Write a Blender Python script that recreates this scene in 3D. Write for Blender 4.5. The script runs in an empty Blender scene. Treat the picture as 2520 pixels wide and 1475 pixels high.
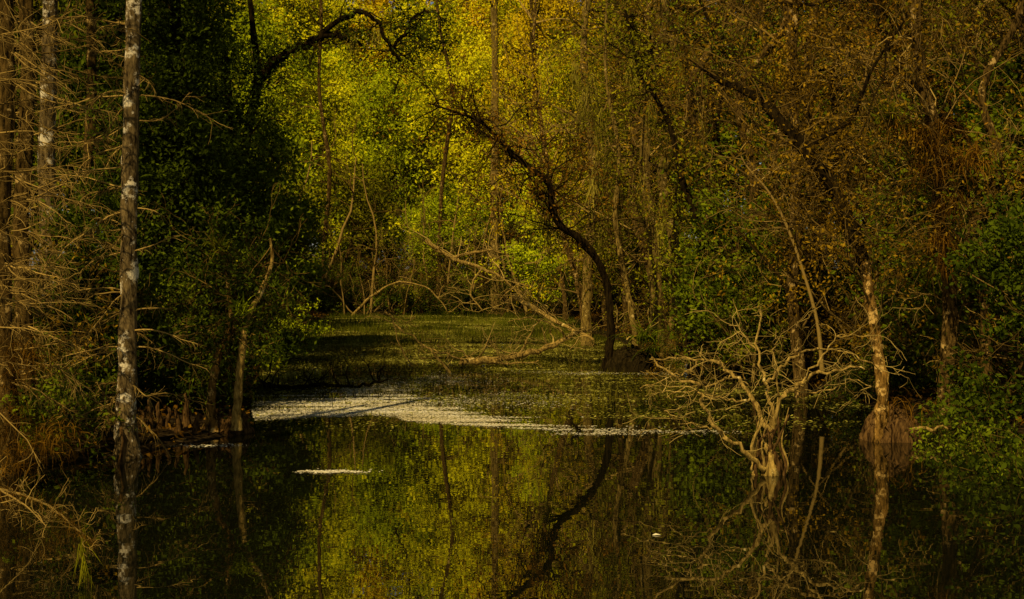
import bpy, math
import numpy as np
F=1407.0; H0=268.0; CH=2.5
scene=bpy.context.scene; COL=scene.collection
def at(px,py,d): return np.array([(px-512)*d/F, d, CH-(py-H0)*d/F])
def nrm(v): return v/(np.linalg.norm(v)+1e-9)
# ---------------------------------------------------------------- mesh builder
class MB:
    def __init__(s): s.v=[];s.f=[];s.a=[];s.n=0
    def add(s,v,f,a):
        s.v.append(v); s.f.append(f+s.n); s.n+=len(v); s.a.append(a)
    def tube(s,P,r,k=5,a=.5,lump=0,rs=None):
        P=np.asarray(P,float); n=len(P); r=np.broadcast_to(np.asarray(r,float),(n,))
        T=np.gradient(P,axis=0); T/=(np.linalg.norm(T,axis=1,keepdims=True)+1e-9)
        ref=np.array([1.,.13,0]) if abs(T[:,2]).mean()>.7 else np.array([0.05,.1,1.])
        N=np.cross(T,ref); N/=(np.linalg.norm(N,axis=1,keepdims=True)+1e-9); B=np.cross(T,N)
        th=np.arange(k)*2*math.pi/k
        rr=np.repeat(r[:,None],k,1)
        if lump: rr=rr*(1+rs.normal(0,lump,(n,k)))
        V=P[:,None,:]+rr[:,:,None]*(np.cos(th)[None,:,None]*N[:,None,:]+np.sin(th)[None,:,None]*B[:,None,:])
        i=np.arange(n-1)[:,None]*k; j=np.arange(k)[None,:]; j2=(j+1)%k
        f=np.stack([i+j,i+j2,i+k+j2,i+k+j],-1).reshape(-1,4)
        s.add(V.reshape(-1,3),f,np.full(len(f),a))
    def leaves(s,C,size,rs,up=.5,w=.45,front=0):
        n=len(C)
        if n==0: return
        N=rs.normal(0,1,(n,3)); N[:,2]+=up; N[:,1]-=front; N/=np.linalg.norm(N,axis=1,keepdims=True)
        A=rs.normal(0,1,(n,3))
        U=A-N*(A*N).sum(1,keepdims=True); U/=(np.linalg.norm(U,axis=1,keepdims=True)+1e-9)
        W=np.cross(N,U); sz=(size*rs.uniform(.55,1.25,n))[:,None]
        V=np.stack([C-U*sz,C-W*sz*w+U*sz*.1,C+U*sz,C+W*sz*w+U*sz*.1],1).reshape(-1,3)
        s.add(V,np.arange(4*n).reshape(n,4),rs.uniform(0,1,n))
    def blades(s,base,dirs,L,wid,rs,seg=3,droop=.5):
        n=len(base); P=base.copy(); D=dirs/np.linalg.norm(dirs,axis=1,keepdims=True)
        side=np.cross(D,np.array([0,0,1.])+rs.normal(0,.3,(n,3))); side/=(np.linalg.norm(side,axis=1,keepdims=True)+1e-9)
        L=np.broadcast_to(L,(n,)); rows=[]
        for i in range(seg+1):
            w=wid*(1-i/seg*.9)*(1 if i else .7)
            rows.append(np.stack([P-side*w,P+side*w],1))
            D=D+np.array([0,0,-droop])/seg*(1+i*.5); D/=np.linalg.norm(D,axis=1,keepdims=True)
            P=P+D*(L/seg)[:,None]
        V=np.stack(rows,1).reshape(-1,3)
        b=np.arange(n)[:,None]*(2*(seg+1)); k=np.arange(seg)[None,:]*2
        f=np.stack([b+k,b+k+1,b+k+3,b+k+2],-1).reshape(-1,4)
        s.add(V,f,np.repeat(rs.uniform(0,1,n),seg))
    def build(s,name,mat,parent=None,smooth=False,sub=None):
        V=np.concatenate(s.v); Fa=np.concatenate(s.f); A=np.concatenate(s.a)
        if parent is not None: V=V-np.array(parent.location)
        me=bpy.data.meshes.new(name)
        me.vertices.add(len(V)); me.vertices.foreach_set('co',V.astype(np.float32).ravel())
        me.loops.add(Fa.size); me.loops.foreach_set('vertex_index',Fa.astype(np.int32).ravel())
        me.polygons.add(len(Fa)); me.polygons.foreach_set('loop_start',np.arange(0,Fa.size,4,dtype=np.int32))
        me.polygons.foreach_set('loop_total',np.full(len(Fa),4,dtype=np.int32))
        if smooth: me.polygons.foreach_set('use_smooth',np.ones(len(Fa),dtype=bool))
        me.update(calc_edges=True)
        at_=me.attributes.new('rnd','FLOAT','FACE'); at_.data.foreach_set('value',A.astype(np.float32))
        me.materials.append(mat)
        o=bpy.data.objects.new(name,me); COL.objects.link(o)
        if parent is not None: o.parent=sub if sub is not None else parent
        return o
def tag(o,label=None,cat=None,group=None,kind=None):
    if label: o['label']=label
    if cat: o['category']=cat
    if group: o['group']=group
    if kind: o['kind']=kind
    return o
def thing(name,label,cat,loc=(0,0,0),group=None):
    o=bpy.data.objects.new(name,None); COL.objects.link(o); o.location=[float(c) for c in loc]; o.empty_display_size=.2
    return tag(o,label,cat,group)
SW={}
def dup(root,loc,rz=0,sc=1,label=None,group=None,matswap=None):
    r=root.copy(); COL.objects.link(r); r.location=[float(c) for c in loc]; r.rotation_euler=(0,0,rz)
    r.scale=(sc,sc,sc) if np.isscalar(sc) else sc
    if label: r['label']=label
    if group: r['group']=group
    for ch in list(root.children):
        c=ch.copy(); COL.objects.link(c); c.parent=r
        if matswap and ch.name.split('.')[0] in matswap:
            key=(ch.data.name,matswap[ch.name.split('.')[0]].name)
            if key not in SW:
                m=ch.data.copy(); m.materials.clear(); m.materials.append(matswap[ch.name.split('.')[0]]); SW[key]=m
            c.data=SW[key]
    return r
# ---------------------------------------------------------------- materials
def newmat(n):
    m=bpy.data.materials.new(n); m.use_nodes=True; nt=m.node_tree; nt.nodes.clear()
    return m,nt,nt.nodes,nt.links
def ramp(nd,stops):
    r=nd.new('ShaderNodeValToRGB'); cr=r.color_ramp
    while len(cr.elements)<len(stops): cr.elements.new(.5)
    for e,(p,c) in zip(cr.elements,stops): e.position=p; e.color=(*c,1)
    return r
def leafmat(name,c1,c2,c3,trans=.45,ns=.7):
    m,nt,nd,lk=newmat(name)
    a=nd.new('ShaderNodeAttribute'); a.attribute_name='rnd'
    tc=nd.new('ShaderNodeTexCoord'); no=nd.new('ShaderNodeTexNoise'); no.inputs['Scale'].default_value=ns; no.inputs['Detail'].default_value=2
    lk.new(tc.outputs['Object'],no.inputs['Vector'])
    oi=nd.new('ShaderNodeObjectInfo')
    m1=nd.new('ShaderNodeMath'); m1.operation='MULTIPLY_ADD'; lk.new(no.outputs['Fac'],m1.inputs[0]); m1.inputs[1].default_value=1.5; m1.inputs[2].default_value=-.45
    m2=nd.new('ShaderNodeMath'); m2.operation='MULTIPLY_ADD'; lk.new(a.outputs['Fac'],m2.inputs[0]); m2.inputs[1].default_value=.45; lk.new(m1.outputs[0],m2.inputs[2])
    m3=nd.new('ShaderNodeMath'); m3.operation='MULTIPLY_ADD'; lk.new(oi.outputs['Random'],m3.inputs[0]); m3.inputs[1].default_value=.2; lk.new(m2.outputs[0],m3.inputs[2])
    r=ramp(nd,[(.12,c1),(.5,c2),(.95,c3)]); lk.new(m3.outputs[0],r.inputs[0])
    d=nd.new('ShaderNodeBsdfDiffuse'); t=nd.new('ShaderNodeBsdfTranslucent'); mx=nd.new('ShaderNodeMixShader'); mx.inputs[0].default_value=trans
    lk.new(r.outputs[0],d.inputs[0]); lk.new(r.outputs[0],t.inputs[0]); lk.new(d.outputs[0],mx.inputs[1]); lk.new(t.outputs[0],mx.inputs[2])
    o=nd.new('ShaderNodeOutputMaterial'); lk.new(mx.outputs[0],o.inputs[0]); return m
def twigmat(name,c1,c2):
    m,nt,nd,lk=newmat(name); a=nd.new('ShaderNodeAttribute'); a.attribute_name='rnd'
    r=ramp(nd,[(0,c1),(1,c2)]); lk.new(a.outputs['Fac'],r.inputs[0]); d=nd.new('ShaderNodeBsdfDiffuse'); lk.new(r.outputs[0],d.inputs[0])
    o=nd.new('ShaderNodeOutputMaterial'); lk.new(d.outputs[0],o.inputs[0]); return m
def barkmat(name,dark,mid,lichen=None,lth=.6,sc=6,lsc=2.2,stretch=.2):
    m,nt,nd,lk=newmat(name)
    tc=nd.new('ShaderNodeTexCoord'); mp=nd.new('ShaderNodeMapping'); mp.inputs['Scale'].default_value=(1,1,stretch); lk.new(tc.outputs['Object'],mp.inputs[0])
    n1=nd.new('ShaderNodeTexNoise'); n1.inputs['Scale'].default_value=sc*4; n1.inputs['Detail'].default_value=5; n1.inputs['Roughness'].default_value=.7; lk.new(mp.outputs[0],n1.inputs[0])
    r1=ramp(nd,[(.38,dark),(.68,mid)]); lk.new(n1.outputs['Fac'],r1.inputs[0]); col=r1.outputs[0]
    if lichen:
        n2=nd.new('ShaderNodeTexNoise'); n2.inputs['Scale'].default_value=lsc; n2.inputs['Detail'].default_value=6; n2.inputs['Roughness'].default_value=.75; lk.new(tc.outputs['Object'],n2.inputs[0])
        r2=ramp(nd,[(lth-.02,(0,0,0)),(lth+.03,(1,1,1))]); lk.new(n2.outputs['Fac'],r2.inputs[0])
        mm=nd.new('ShaderNodeMix'); mm.data_type='RGBA'; lk.new(r2.outputs[0],mm.inputs[0]); lk.new(col,mm.inputs[6]); mm.inputs[7].default_value=(*lichen,1); col=mm.outputs[2]
    b=nd.new('ShaderNodeBump'); b.inputs['Strength'].default_value=.8; b.inputs['Distance'].default_value=.03; lk.new(n1.outputs['Fac'],b.inputs['Height'])
    p=nd.new('ShaderNodeBsdfDiffuse'); p.inputs['Roughness'].default_value=.8
    lk.new(col,p.inputs[0]); lk.new(b.outputs[0],p.inputs['Normal'])
    o=nd.new('ShaderNodeOutputMaterial'); lk.new(p.outputs[0],o.inputs[0]); return m
M={}
M['green']=leafmat('leaf_bright_green',(.03,.038,.001),(.19,.22,.003),(.48,.48,.006),.25)
M['lime']=leafmat('leaf_lime_sun_glow',(.08,.075,.001),(.40,.37,.003),(.74,.62,.008),.28)  # far sunlit glow is put into this light yellow green
M['gold']=leafmat('leaf_gold_sun_glow',(.11,.06,.001),(.42,.27,.003),(.74,.50,.008),.28)  # golden sun glow of the far gap painted as leaf colour
M['brown']=leafmat('leaf_brown',(.010,.005,.001),(.10,.05,.002),(.34,.185,.008),.25)
M['olive']=leafmat('leaf_olive',(.010,.010,.001),(.085,.078,.002),(.28,.24,.005),.28)
M['dark']=leafmat('leaf_dark_with_shade',(.003,.005,.0006),(.02,.028,.001),(.09,.11,.004),.2,1.1)  # dark evergreen tone, with shade of the near trees put into the colour
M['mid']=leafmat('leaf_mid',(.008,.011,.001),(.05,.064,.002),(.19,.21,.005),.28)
M['rust']=leafmat('leaf_rust',(.015,.006,.001),(.09,.038,.002),(.28,.13,.008),.25)
M['moss']=leafmat('hanging_moss',(.06,.045,.003),(.18,.14,.01),(.36,.27,.025),.35)
M['reed']=leafmat('reed',(.006,.005,.001),(.03,.025,.002),(.22,.17,.01),.2,.3)
M['reedg']=leafmat('reed_green',(.008,.01,.001),(.04,.045,.002),(.16,.15,.006),.25,.5)
M['weed']=leafmat('floating_weed',(.010,.009,.001),(.085,.072,.004),(.36,.30,.035),.05,.5)
M['film']=leafmat('pale_glare_film',(.42,.32,.11),(.68,.55,.24),(.85,.74,.42),.05,.5)  # floating scum; its cream paleness is sky glare put into the colour
M['bark_l']=barkmat('bark_lichen',(.02,.012,.004),(.25,.16,.045),(.62,.5,.25),.56,5,3.2,.22)
M['bark']=barkmat('bark_dark',(.003,.002,.001),(.03,.018,.004),None,.6)
M['bark_m']=barkmat('bark_mottled',(.008,.005,.001),(.16,.088,.016),(.42,.26,.06),.60,6,4,.3)
M['bark_o']=barkmat('bark_orange',(.01,.005,.001),(.30,.15,.022),(.55,.33,.07),.56,5,4,.3)
M['bark_g']=barkmat('bark_golden',(.04,.022,.004),(.30,.19,.03),(.5,.34,.08),.62,6,4)
M['twig']=twigmat('twig_tan',(.05,.028,.005),(.38,.23,.042))
M['twig_d']=twigmat('twig_brown',(.012,.007,.002),(.17,.098,.016))
M['deadt']=twigmat('dead_twig',(.10,.06,.01),(.50,.32,.06))
M['barkt']=twigmat('dark_twig',(.004,.003,.001),(.03,.018,.004))
M['dead']=barkmat('dead_wood',(.08,.045,.007),(.50,.31,.055),(.6,.44,.12),.62,5,5,.3)
M['wet']=barkmat('wet_wood',(.004,.003,.001),(.035,.022,.005),None,.6,5)
M['stump']=barkmat('stump_wood',(.012,.006,.002),(.17,.085,.018),None,.6,6)
# ---------------------------------------------------------------- camera, world, sun
cam=bpy.data.cameras.new('Camera'); co=bpy.data.objects.new('Camera',cam); COL.objects.link(co)
co.location=(0,0,CH); co.rotation_euler=(math.radians(90),0,0); cam.sensor_width=36; cam.lens=36*F/1024
cam.shift_y=-(299.5-H0)/1024; cam.clip_end=6000; scene.camera=co
SE,SA=45.0,202.0
w=bpy.data.worlds.new('World'); scene.world=w; w.use_nodes=True; wn=w.node_tree.nodes; wl=w.node_tree.links
sk=wn.new('ShaderNodeTexSky'); sk.sky_type='NISHITA'; sk.sun_disc=False; sk.sun_elevation=math.radians(SE); sk.sun_rotation=math.radians(SA)
wl.new(sk.outputs[0],wn['Background'].inputs[0]); wn['Background'].inputs[1].default_value=.05
sd=bpy.data.lights.new('Sun','SUN'); sd.energy=5; sd.angle=math.radians(.5); sd.color=(1,.84,.56)
so=bpy.data.objects.new('Sun',sd); COL.objects.link(so)
from mathutils import Vector
sv=Vector((math.sin(math.radians(SA))*math.cos(math.radians(SE)),math.cos(math.radians(SA))*math.cos(math.radians(SE)),math.sin(math.radians(SE))))
so.rotation_euler=sv.to_track_quat('Z','Y').to_euler(); so.location=(0,20,40)
scene.view_settings.view_transform='Standard'; scene.view_settings.look='None'; scene.view_settings.exposure=0
# ---------------------------------------------------------------- terrain
POND=np.array([(-9,3),(-8,13),(-6.2,16.5),(-5.4,18.6),(-4.3,20.6),(-4.0,21.6),(-4.7,24.8),(-5.7,31),(-7.9,45),(-9.3,61),(-9.5,73),(-3,75),(2.8,73),(3.5,53),(4.2,43),(4.7,34),(6.0,29),(6.7,24.5),(7.0,21.3),(7.4,18.5),(9,12),(9.5,3)],float)
def sdf(x,y):
    p=np.stack([x,y],-1); n=len(POND); dm=np.full(x.shape,1e9); ins=np.zeros(x.shape,bool)
    for i in range(n):
        a=POND[i]; b=POND[(i+1)%n]; e=b-a; q=p-a
        t=np.clip((q@e)/(e@e),0,1); dd=np.hypot(q[...,0]-t*e[0],q[...,1]-t*e[1]); dm=np.minimum(dm,dd)
        c=((a[1]>y)!=(b[1]>y))&(x<(b[0]-a[0])*(y-a[1])/(b[1]-a[1]+1e-12)+a[0]); ins^=c
    return np.where(ins,-dm,dm)
def gh(x,y):
    x=np.asarray(x,float); y=np.asarray(y,float); s=sdf(x,y)
    nz=.05*np.sin(x*1.7+y*.6)+.05*np.sin(y*1.3-x*.8)+.03*np.sin(x*4.1+y*3.3)
    return np.where(s>0,np.minimum(.05+s*.12,.45)+np.minimum(s,1)*nz*.8,np.maximum(s*.5,-.7)+.02)
def g1(x,y): return float(gh(np.array([x]),np.array([y]))[0])
xs=np.concatenate([[-3000,-1200,-500,-200,-110,-75],np.arange(-50,50.1,.5),[75,110,200,500,1200,3000]])
ys=np.concatenate([[-3000,-900,-300,-80,-30,-10],np.arange(0,130.1,.5),[160,220,400,900,3500]])
X,Y=np.meshgrid(xs,ys); Z=gh(X,Y); nx=len(xs); ny=len(ys)
gm=MB(); i=np.arange(ny-1)[:,None]*nx; j=np.arange(nx-1)[None,:]
gm.add(np.stack([X,Y,Z],-1).reshape(-1,3),np.stack([i+j,i+j+1,i+nx+j+1,i+nx+j],-1).reshape(-1,4),np.full((nx-1)*(ny-1),.5))
m,nt,nd,lk=newmat('leaf_litter_ground'); tc=nd.new('ShaderNodeTexCoord'); n1=nd.new('ShaderNodeTexNoise'); n1.inputs['Scale'].default_value=9; n1.inputs['Detail'].default_value=8; lk.new(tc.outputs['Object'],n1.inputs[0])
r=ramp(nd,[(.35,(.006,.004,.002)),(.55,(.03,.018,.005)),(.75,(.08,.05,.015))]); lk.new(n1.outputs['Fac'],r.inputs[0])
bp=nd.new('ShaderNodeBump'); bp.inputs['Distance'].default_value=.08; lk.new(n1.outputs['Fac'],bp.inputs['Height'])
p=nd.new('ShaderNodeBsdfDiffuse'); lk.new(r.outputs[0],p.inputs[0]); lk.new(bp.outputs[0],p.inputs['Normal'])
o=nd.new('ShaderNodeOutputMaterial'); lk.new(p.outputs[0],o.inputs[0])
tag(gm.build('ground',m,None,True),'dark swamp floor of leaf litter rising around the pond','ground',None,'structure')
wm=MB(); wx=np.linspace(-14,14,8); wy=np.linspace(0,82,20); X,Y=np.meshgrid(wx,wy); i=np.arange(19)[:,None]*8; j=np.arange(7)[None,:]
wm.add(np.stack([X,Y,X*0],-1).reshape(-1,3),np.stack([i+j,i+j+1,i+8+j+1,i+8+j],-1).reshape(-1,4),np.full(19*7,.5))
m,nt,nd,lk=newmat('dark_swamp_water'); tc=nd.new('ShaderNodeTexCoord'); mp=nd.new('ShaderNodeMapping'); mp.inputs['Scale'].default_value=(1,1.0,1); lk.new(tc.outputs['Object'],mp.inputs[0])
n1=nd.new('ShaderNodeTexNoise'); n1.inputs['Scale'].default_value=2.6; n1.inputs['Detail'].default_value=2; lk.new(mp.outputs[0],n1.inputs[0])
bp=nd.new('ShaderNodeBump'); bp.inputs['Distance'].default_value=.0018; bp.inputs['Strength'].default_value=.4; lk.new(n1.outputs['Fac'],bp.inputs['Height'])
p=nd.new('ShaderNodeBsdfPrincipled'); p.inputs['Roughness'].default_value=.0; p.inputs['IOR'].default_value=2.7; p.inputs['Base Color'].default_value=(.004,.004,.001,1); lk.new(bp.outputs[0],p.inputs['Normal'])
o=nd.new('ShaderNodeOutputMaterial'); lk.new(p.outputs[0],o.inputs[0])
tag(wm.build('water',m),'still black swamp water mirroring the trees','water',None,'structure')
# ---------------------------------------------------------------- growing
def wander(rs,p,d,L,n,wig,lift):
    pts=[p]; d=nrm(d)
    for q in range(n):
        d=d+rs.normal(0,wig,3); d[2]+=lift; d=nrm(d); p=p+d*(L/n); pts.append(p)
    return np.array(pts),d
def branch(rs,mb,p,d,L,r,lev,nc=4,wig=.18,lift=.02,spread=.9,tips=None,shrink=.6,minr=.003):
    n=6 if lev>0 else 4
    P,_=wander(rs,p,d,L,n,wig,lift)
    mb.tube(P,np.maximum(np.linspace(r,r*.35,n+1),minr),5 if r>.03 else 3,rs.uniform(0,1))
    if tips is not None and lev<=1: tips.append(P[2:])
    if lev>0:
        for c in range(nc):
            t=rs.uniform(.25,1)*n; k=min(int(t),n-1); q=P[k]+(P[k+1]-P[k])*(t-k)
            dd=nrm(P[k+1]-P[k])+nrm(rs.normal(0,1,3))*spread
            branch(rs,mb,q,dd,L*shrink*rs.uniform(.6,1.15),r*(1-.6*t/n)*.55,lev-1,nc,wig,lift,spread,tips,shrink,minr)
def spline(pts,n=4):
    pts=np.asarray(pts,float); out=[]
    for a in range(len(pts)-1):
        p0=pts[max(a-1,0)];p1=pts[a];p2=pts[a+1];p3=pts[min(a+2,len(pts)-1)]
        for t in np.arange(n)/n:
            out.append(.5*((2*p1)+(-p0+p2)*t+(2*p0-5*p1+4*p2-p3)*t*t+(-p0+3*p1-3*p2+p3)*t**3))
    out.append(pts[-1]); return np.array(out)
def path_r(rad,n): return np.interp(np.linspace(0,1,n),np.linspace(0,1,len(rad)),rad)
def clumps(rs,c,r,n,outer=.5):
    D=rs.normal(0,1,(n,3)); D/=np.linalg.norm(D,axis=1,keepdims=True)
    return np.asarray(c)+D*(rs.uniform(0,1,(n,1))**outer)*np.asarray(r)
def crown(rs,leaf,wood,trunkP,c,r,nc,nl,size,sig=.4,limbs=18,lr=.05,up=.5,w=.45,outer=.5,flat=.7,front=0):
    C=clumps(rs,c,r,nc,outer)
    for q in range(nc):
        k=int(nl*rs.uniform(.4,1.5)); s=sig*rs.uniform(.6,1.4)
        leaf.leaves(C[q]+rs.normal(0,1,(k,3))*np.array([s,s,s*flat]),size,rs,up,w,front)
    for q in range(min(limbs,nc)):
        z=trunkP[:,2]; i=int(np.argmin(abs(z-(C[q][2]-abs(C[q][0]-np.asarray(c)[0])*.5-.6))))
        a=trunkP[i]; mid=(a+C[q])/2+rs.normal(0,.25,3); mid[2]+=.1
        P=spline([a,mid,C[q]],4); wood.tube(P,np.linspace(lr*rs.uniform(.5,1),lr*.15,len(P)),4,rs.uniform(0,1))
    return C
# ---------- prototypes
def proto_tree(seed,h,cr,cc,nc,nl,size,name,leaf,bark,r0=.2,sig=.5,twl=6,tl=2.2,flat=.7,outer=.5,twm='twig_d',front=1.3):
    rs=np.random.RandomState(seed); t=thing(name,'t','tree',(0,0,0))
    T,_=wander(rs,np.array([0,0,-.4]),np.array([0,0,1.]),h,14,.09,.06)
    mb=MB(); mb.tube(T,path_r([r0*1.5,r0,r0*.8,r0*.5,r0*.15],15),8,.5,.08,rs); mb.build('trunk',bark,t,True)
    lf=MB(); wd=MB(); crown(rs,lf,wd,T,(T[8][0],T[8][1],cc),cr,nc,nl,size,sig,26,r0*.35,outer=outer,flat=flat,front=front,up=.9)
    for q in range(twl):
        i=rs.randint(3,13); a=rs.uniform(0,6.28); branch(rs,wd,T[i],np.array([math.cos(a),math.sin(a),.3]),tl,r0*.25,2,4,.2,.02,minr=.008)
    wd.build('branches',M[twm],t); lf.build('crown',leaf,t)
    return t
rs=np.random.RandomState(11)
tall=[proto_tree(20+k,27,(3.8,3.0,10.5),15.5,160,150,.145,'tall_tree',M['lime'],M['bark_m'],.24,.5,8,4) for k in range(2)]
midt=[proto_tree(30+k,13,(2.8,2.2,5.8),7.4,120,130,.11,'leafy_tree',M['green'],M['bark_m'],.13,.4,10,2.8) for k in range(3)]
lowt=[proto_tree(40+k,7,(2.2,2.0,3.0),3.9,60,120,.095,'young_tree',M['green'],M['bark_m'],.08,.33,12,2.0) for k in range(3)]
aut=[proto_tree(50+k,15,(3.2,2.4,6.4),7.6,90,80,.055,'autumn_tree',M['brown'],M['bark_m'],.15,.35,22,3.0,twm=['twig','twig_d','twig_d'][k],front=.6) for k in range(3)]
allp={'tall':tall,'mid':midt,'low':lowt,'aut':aut}
used={k:set() for k in allp}
LAB={('tall','lime'):'tall yellow green tree with sun glow in its leaf colour far beyond the pond',('tall','gold'):'tall golden leaved tree with the glow put into its leaf colour at the back of the swamp',('tall','olive'):'tall olive leaved tree standing deep in the forest',
('mid','green'):'bright green tree on the far bank',('mid','lime'):'yellow green tree with glow painted into its leaves on the far bank',('mid','gold'):'golden tree with glow in its leaf colour on the far bank right of the green trees',('mid','olive'):'olive green tree in the dense woods beside the pond',('mid','dark'):'dark green tree with shade in its leaf colour at the pond edge',('mid','mid'):'green tree among brown woods at the pond edge',
('low','green'):'low bright green tree leaning out at the far water edge',('low','olive'):'low olive tree crowding the far water edge',('low','mid'):'low green tree at the water edge',('low','dark'):'low dark green tree with deep shade in its leaf colour at the water edge',('low','brown'):'low brown tree at the far water edge',
('aut','brown'):'brown leaved twiggy tree in the woods right of the pond',('aut','rust'):'rust coloured twiggy tree in the woods',('aut','olive'):'thin leaved olive brown tree in the woods',('aut','gold'):'golden thin leaved tree with glow in its leaf colour right of the gap',('aut','mid'):'thin leaved green tree in the woods right of the pond'}
def place(kind,k,px,d,mat,sc=1.0,xy=1.0):
    x=(px-512)*d/F; root=allp[kind][k]; loc=(x,d,g1(x,d)-.05); rz=rs.uniform(-.7,.7)
    lab=LAB[(kind,mat)]; grp=lab.replace(' tree ',' trees ',1)
    default={'tall':'lime','mid':'green','low':'green','aut':'brown'}[kind]
    s3=(sc*xy,sc*xy,sc*rs.uniform(.92,1.1))
    if k not in used[kind] and mat==default:
        used[kind].add(k); root.location=loc; root.rotation_euler=(0,0,rz); root.scale=s3; tag(root,lab,'tree',grp); return root
    return dup(root,loc,rz,s3,lab,grp,None if mat==default else {'crown':M[mat]})
for q,px in enumerate(range(230,700,34)):
    place('tall',q%2,px+rs.uniform(-10,10),rs.uniform(98,116),'gold' if (px>380 and q%3) or px>560 else 'lime',rs.uniform(.95,1.15))
for q,px in enumerate(range(-20,1080,62)):
    place('tall',(q+1)%2,px+rs.uniform(-12,12),rs.uniform(122,130),'gold' if 360<px<680 else 'lime' if 200<px<400 else 'olive',1.25,1.15)
for q,px in enumerate(range(262,640,32)):
    place('mid',q%3,px+rs.uniform(-8,8),rs.uniform(84,94),'lime' if (px>470 or q%3==2) and px<600 else 'green' if px<500 else 'gold',rs.uniform(.95,1.3))
for q,px in enumerate(range(275,640,26)):
    place('low',q%3,px+rs.uniform(-8,8),rs.uniform(76,83),['green','green','olive','green','mid'][q%5] ,rs.uniform(.8,1.3))
for px,d,k,mt,sc in [(566,66,0,'green',.75),(606,58,1,'lime',.85),(640,62,2,'green',1.0),(682,54,0,'olive',1.0),(590,72,2,'olive',.9),(655,70,1,'gold',1.2)]:
    place('mid',k,px,d,mt,sc)
for q,px in enumerate(range(680,1120,62)):
    place('aut',q%3,px+rs.uniform(-14,14),rs.uniform(36,46),['olive','brown','rust','mid'][q%4],rs.uniform(.85,1.1))
for q,px in enumerate([590,628,660]):
    place('aut',q%3,px,rs.uniform(48,56),['gold','olive','brown'][q],1.1,.7)
for q,px in enumerate(range(720,1150,75)):
    place('mid',q%3,px+rs.uniform(-14,14),rs.uniform(54,66),['olive','mid'][q%2],rs.uniform(1.3,1.5))
for q,px in enumerate([800,880,1000,1080]):
    place('aut',(q+1)%3,px+rs.uniform(-10,10),rs.uniform(27,30),['brown','rust','olive','brown'][q%4],rs.uniform(.8,.95),.75)
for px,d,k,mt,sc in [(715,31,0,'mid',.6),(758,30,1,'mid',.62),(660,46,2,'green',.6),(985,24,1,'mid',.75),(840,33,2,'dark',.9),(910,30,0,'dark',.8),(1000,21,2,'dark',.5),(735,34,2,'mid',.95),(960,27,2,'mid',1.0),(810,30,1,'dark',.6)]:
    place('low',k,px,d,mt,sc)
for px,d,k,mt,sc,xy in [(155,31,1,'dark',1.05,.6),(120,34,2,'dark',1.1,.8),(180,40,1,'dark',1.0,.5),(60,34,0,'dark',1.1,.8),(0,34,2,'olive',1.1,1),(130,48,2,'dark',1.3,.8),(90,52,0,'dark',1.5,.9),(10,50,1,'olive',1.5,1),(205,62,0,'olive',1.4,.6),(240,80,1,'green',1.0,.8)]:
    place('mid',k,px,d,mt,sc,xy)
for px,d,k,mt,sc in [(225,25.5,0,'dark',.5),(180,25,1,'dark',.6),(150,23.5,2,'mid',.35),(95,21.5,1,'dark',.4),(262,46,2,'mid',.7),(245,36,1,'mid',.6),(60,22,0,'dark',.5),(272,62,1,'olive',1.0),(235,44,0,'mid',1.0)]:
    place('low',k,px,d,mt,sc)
for kd in allp:
    for k,rt in enumerate(allp[kd]):
        if k not in used[kd]:
            for ch in list(rt.children): bpy.data.objects.remove(ch)
            bpy.data.objects.remove(rt)
# ---------------------------------------------------------------- shrubs
def proto_brush(seed,leafm,nl,h=4.2,tw='twig'):
    rs=np.random.RandomState(seed); t=thing('twiggy_shrub','t','shrub'); wd=MB(); lf=MB(); tips=[]
    for q in range(5):
        a=rs.uniform(0,6.28); branch(rs,wd,np.array([rs.normal(0,.25),rs.normal(0,.25),-.2]),np.array([math.cos(a)*.8,math.sin(a)*.8,1.]),h*rs.uniform(.6,1.1),.04,3,4,.24,.01,1.,tips,.55,.005)
    wd.build('stems',M[tw],t)
    T=np.concatenate(tips); C=T[rs.randint(0,len(T),nl)]+rs.normal(0,.08,(nl,3)); lf.leaves(C,.045,rs,.6,.5,.5); lf.build('foliage',leafm,t); return t
brush=[proto_brush(60,M['brown'],2500,4.2,'twig_d'),proto_brush(61,M['olive'],3000),proto_brush(62,M['mid'],4000,3.6,'twig_d')]
fb=set()
def pbrush(k,px,d,sc,lab,grp):
    x=(px-512)*d/F; loc=(x,d,g1(x,d)-.05); rz=rs.uniform(0,6.28)
    if k not in fb:
        fb.add(k); o=brush[k]; o.location=loc; o.rotation_euler=(0,0,rz); o.scale=(sc,)*3; tag(o,lab,'shrub',grp)
    else: dup(brush[k],loc,rz,sc,lab,grp)
for q,px in enumerate(range(760,1080,32)):
    pbrush(q%3,px+rs.uniform(-8,8),rs.uniform(30,36)-(px>860)*5,rs.uniform(.6,1.1),'tangled bare twig shrub filling the right bank','twiggy shrubs on the right bank')
for q,(px,d) in enumerate([(672,47),(700,42),(730,39)]):
    pbrush(q%3,px,d,.8,'tangled bare twig shrub filling the right bank','twiggy shrubs on the right bank')
for q,px in enumerate(range(290,640,36)):
    pbrush([0,2,1][q%3],px+rs.uniform(-8,8),rs.uniform(74,77),rs.uniform(.8,1.5),'twiggy shrub at the foot of the far bank','twiggy shrubs on the far bank')
for q,(px,d) in enumerate([(-10,19.5),(25,22),(70,23.5),(40,27),(110,25)]):
    pbrush(q%3,px,d,.8,'brown twiggy shrub among the trunks at the left edge','twiggy shrubs on the left bank')
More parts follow.
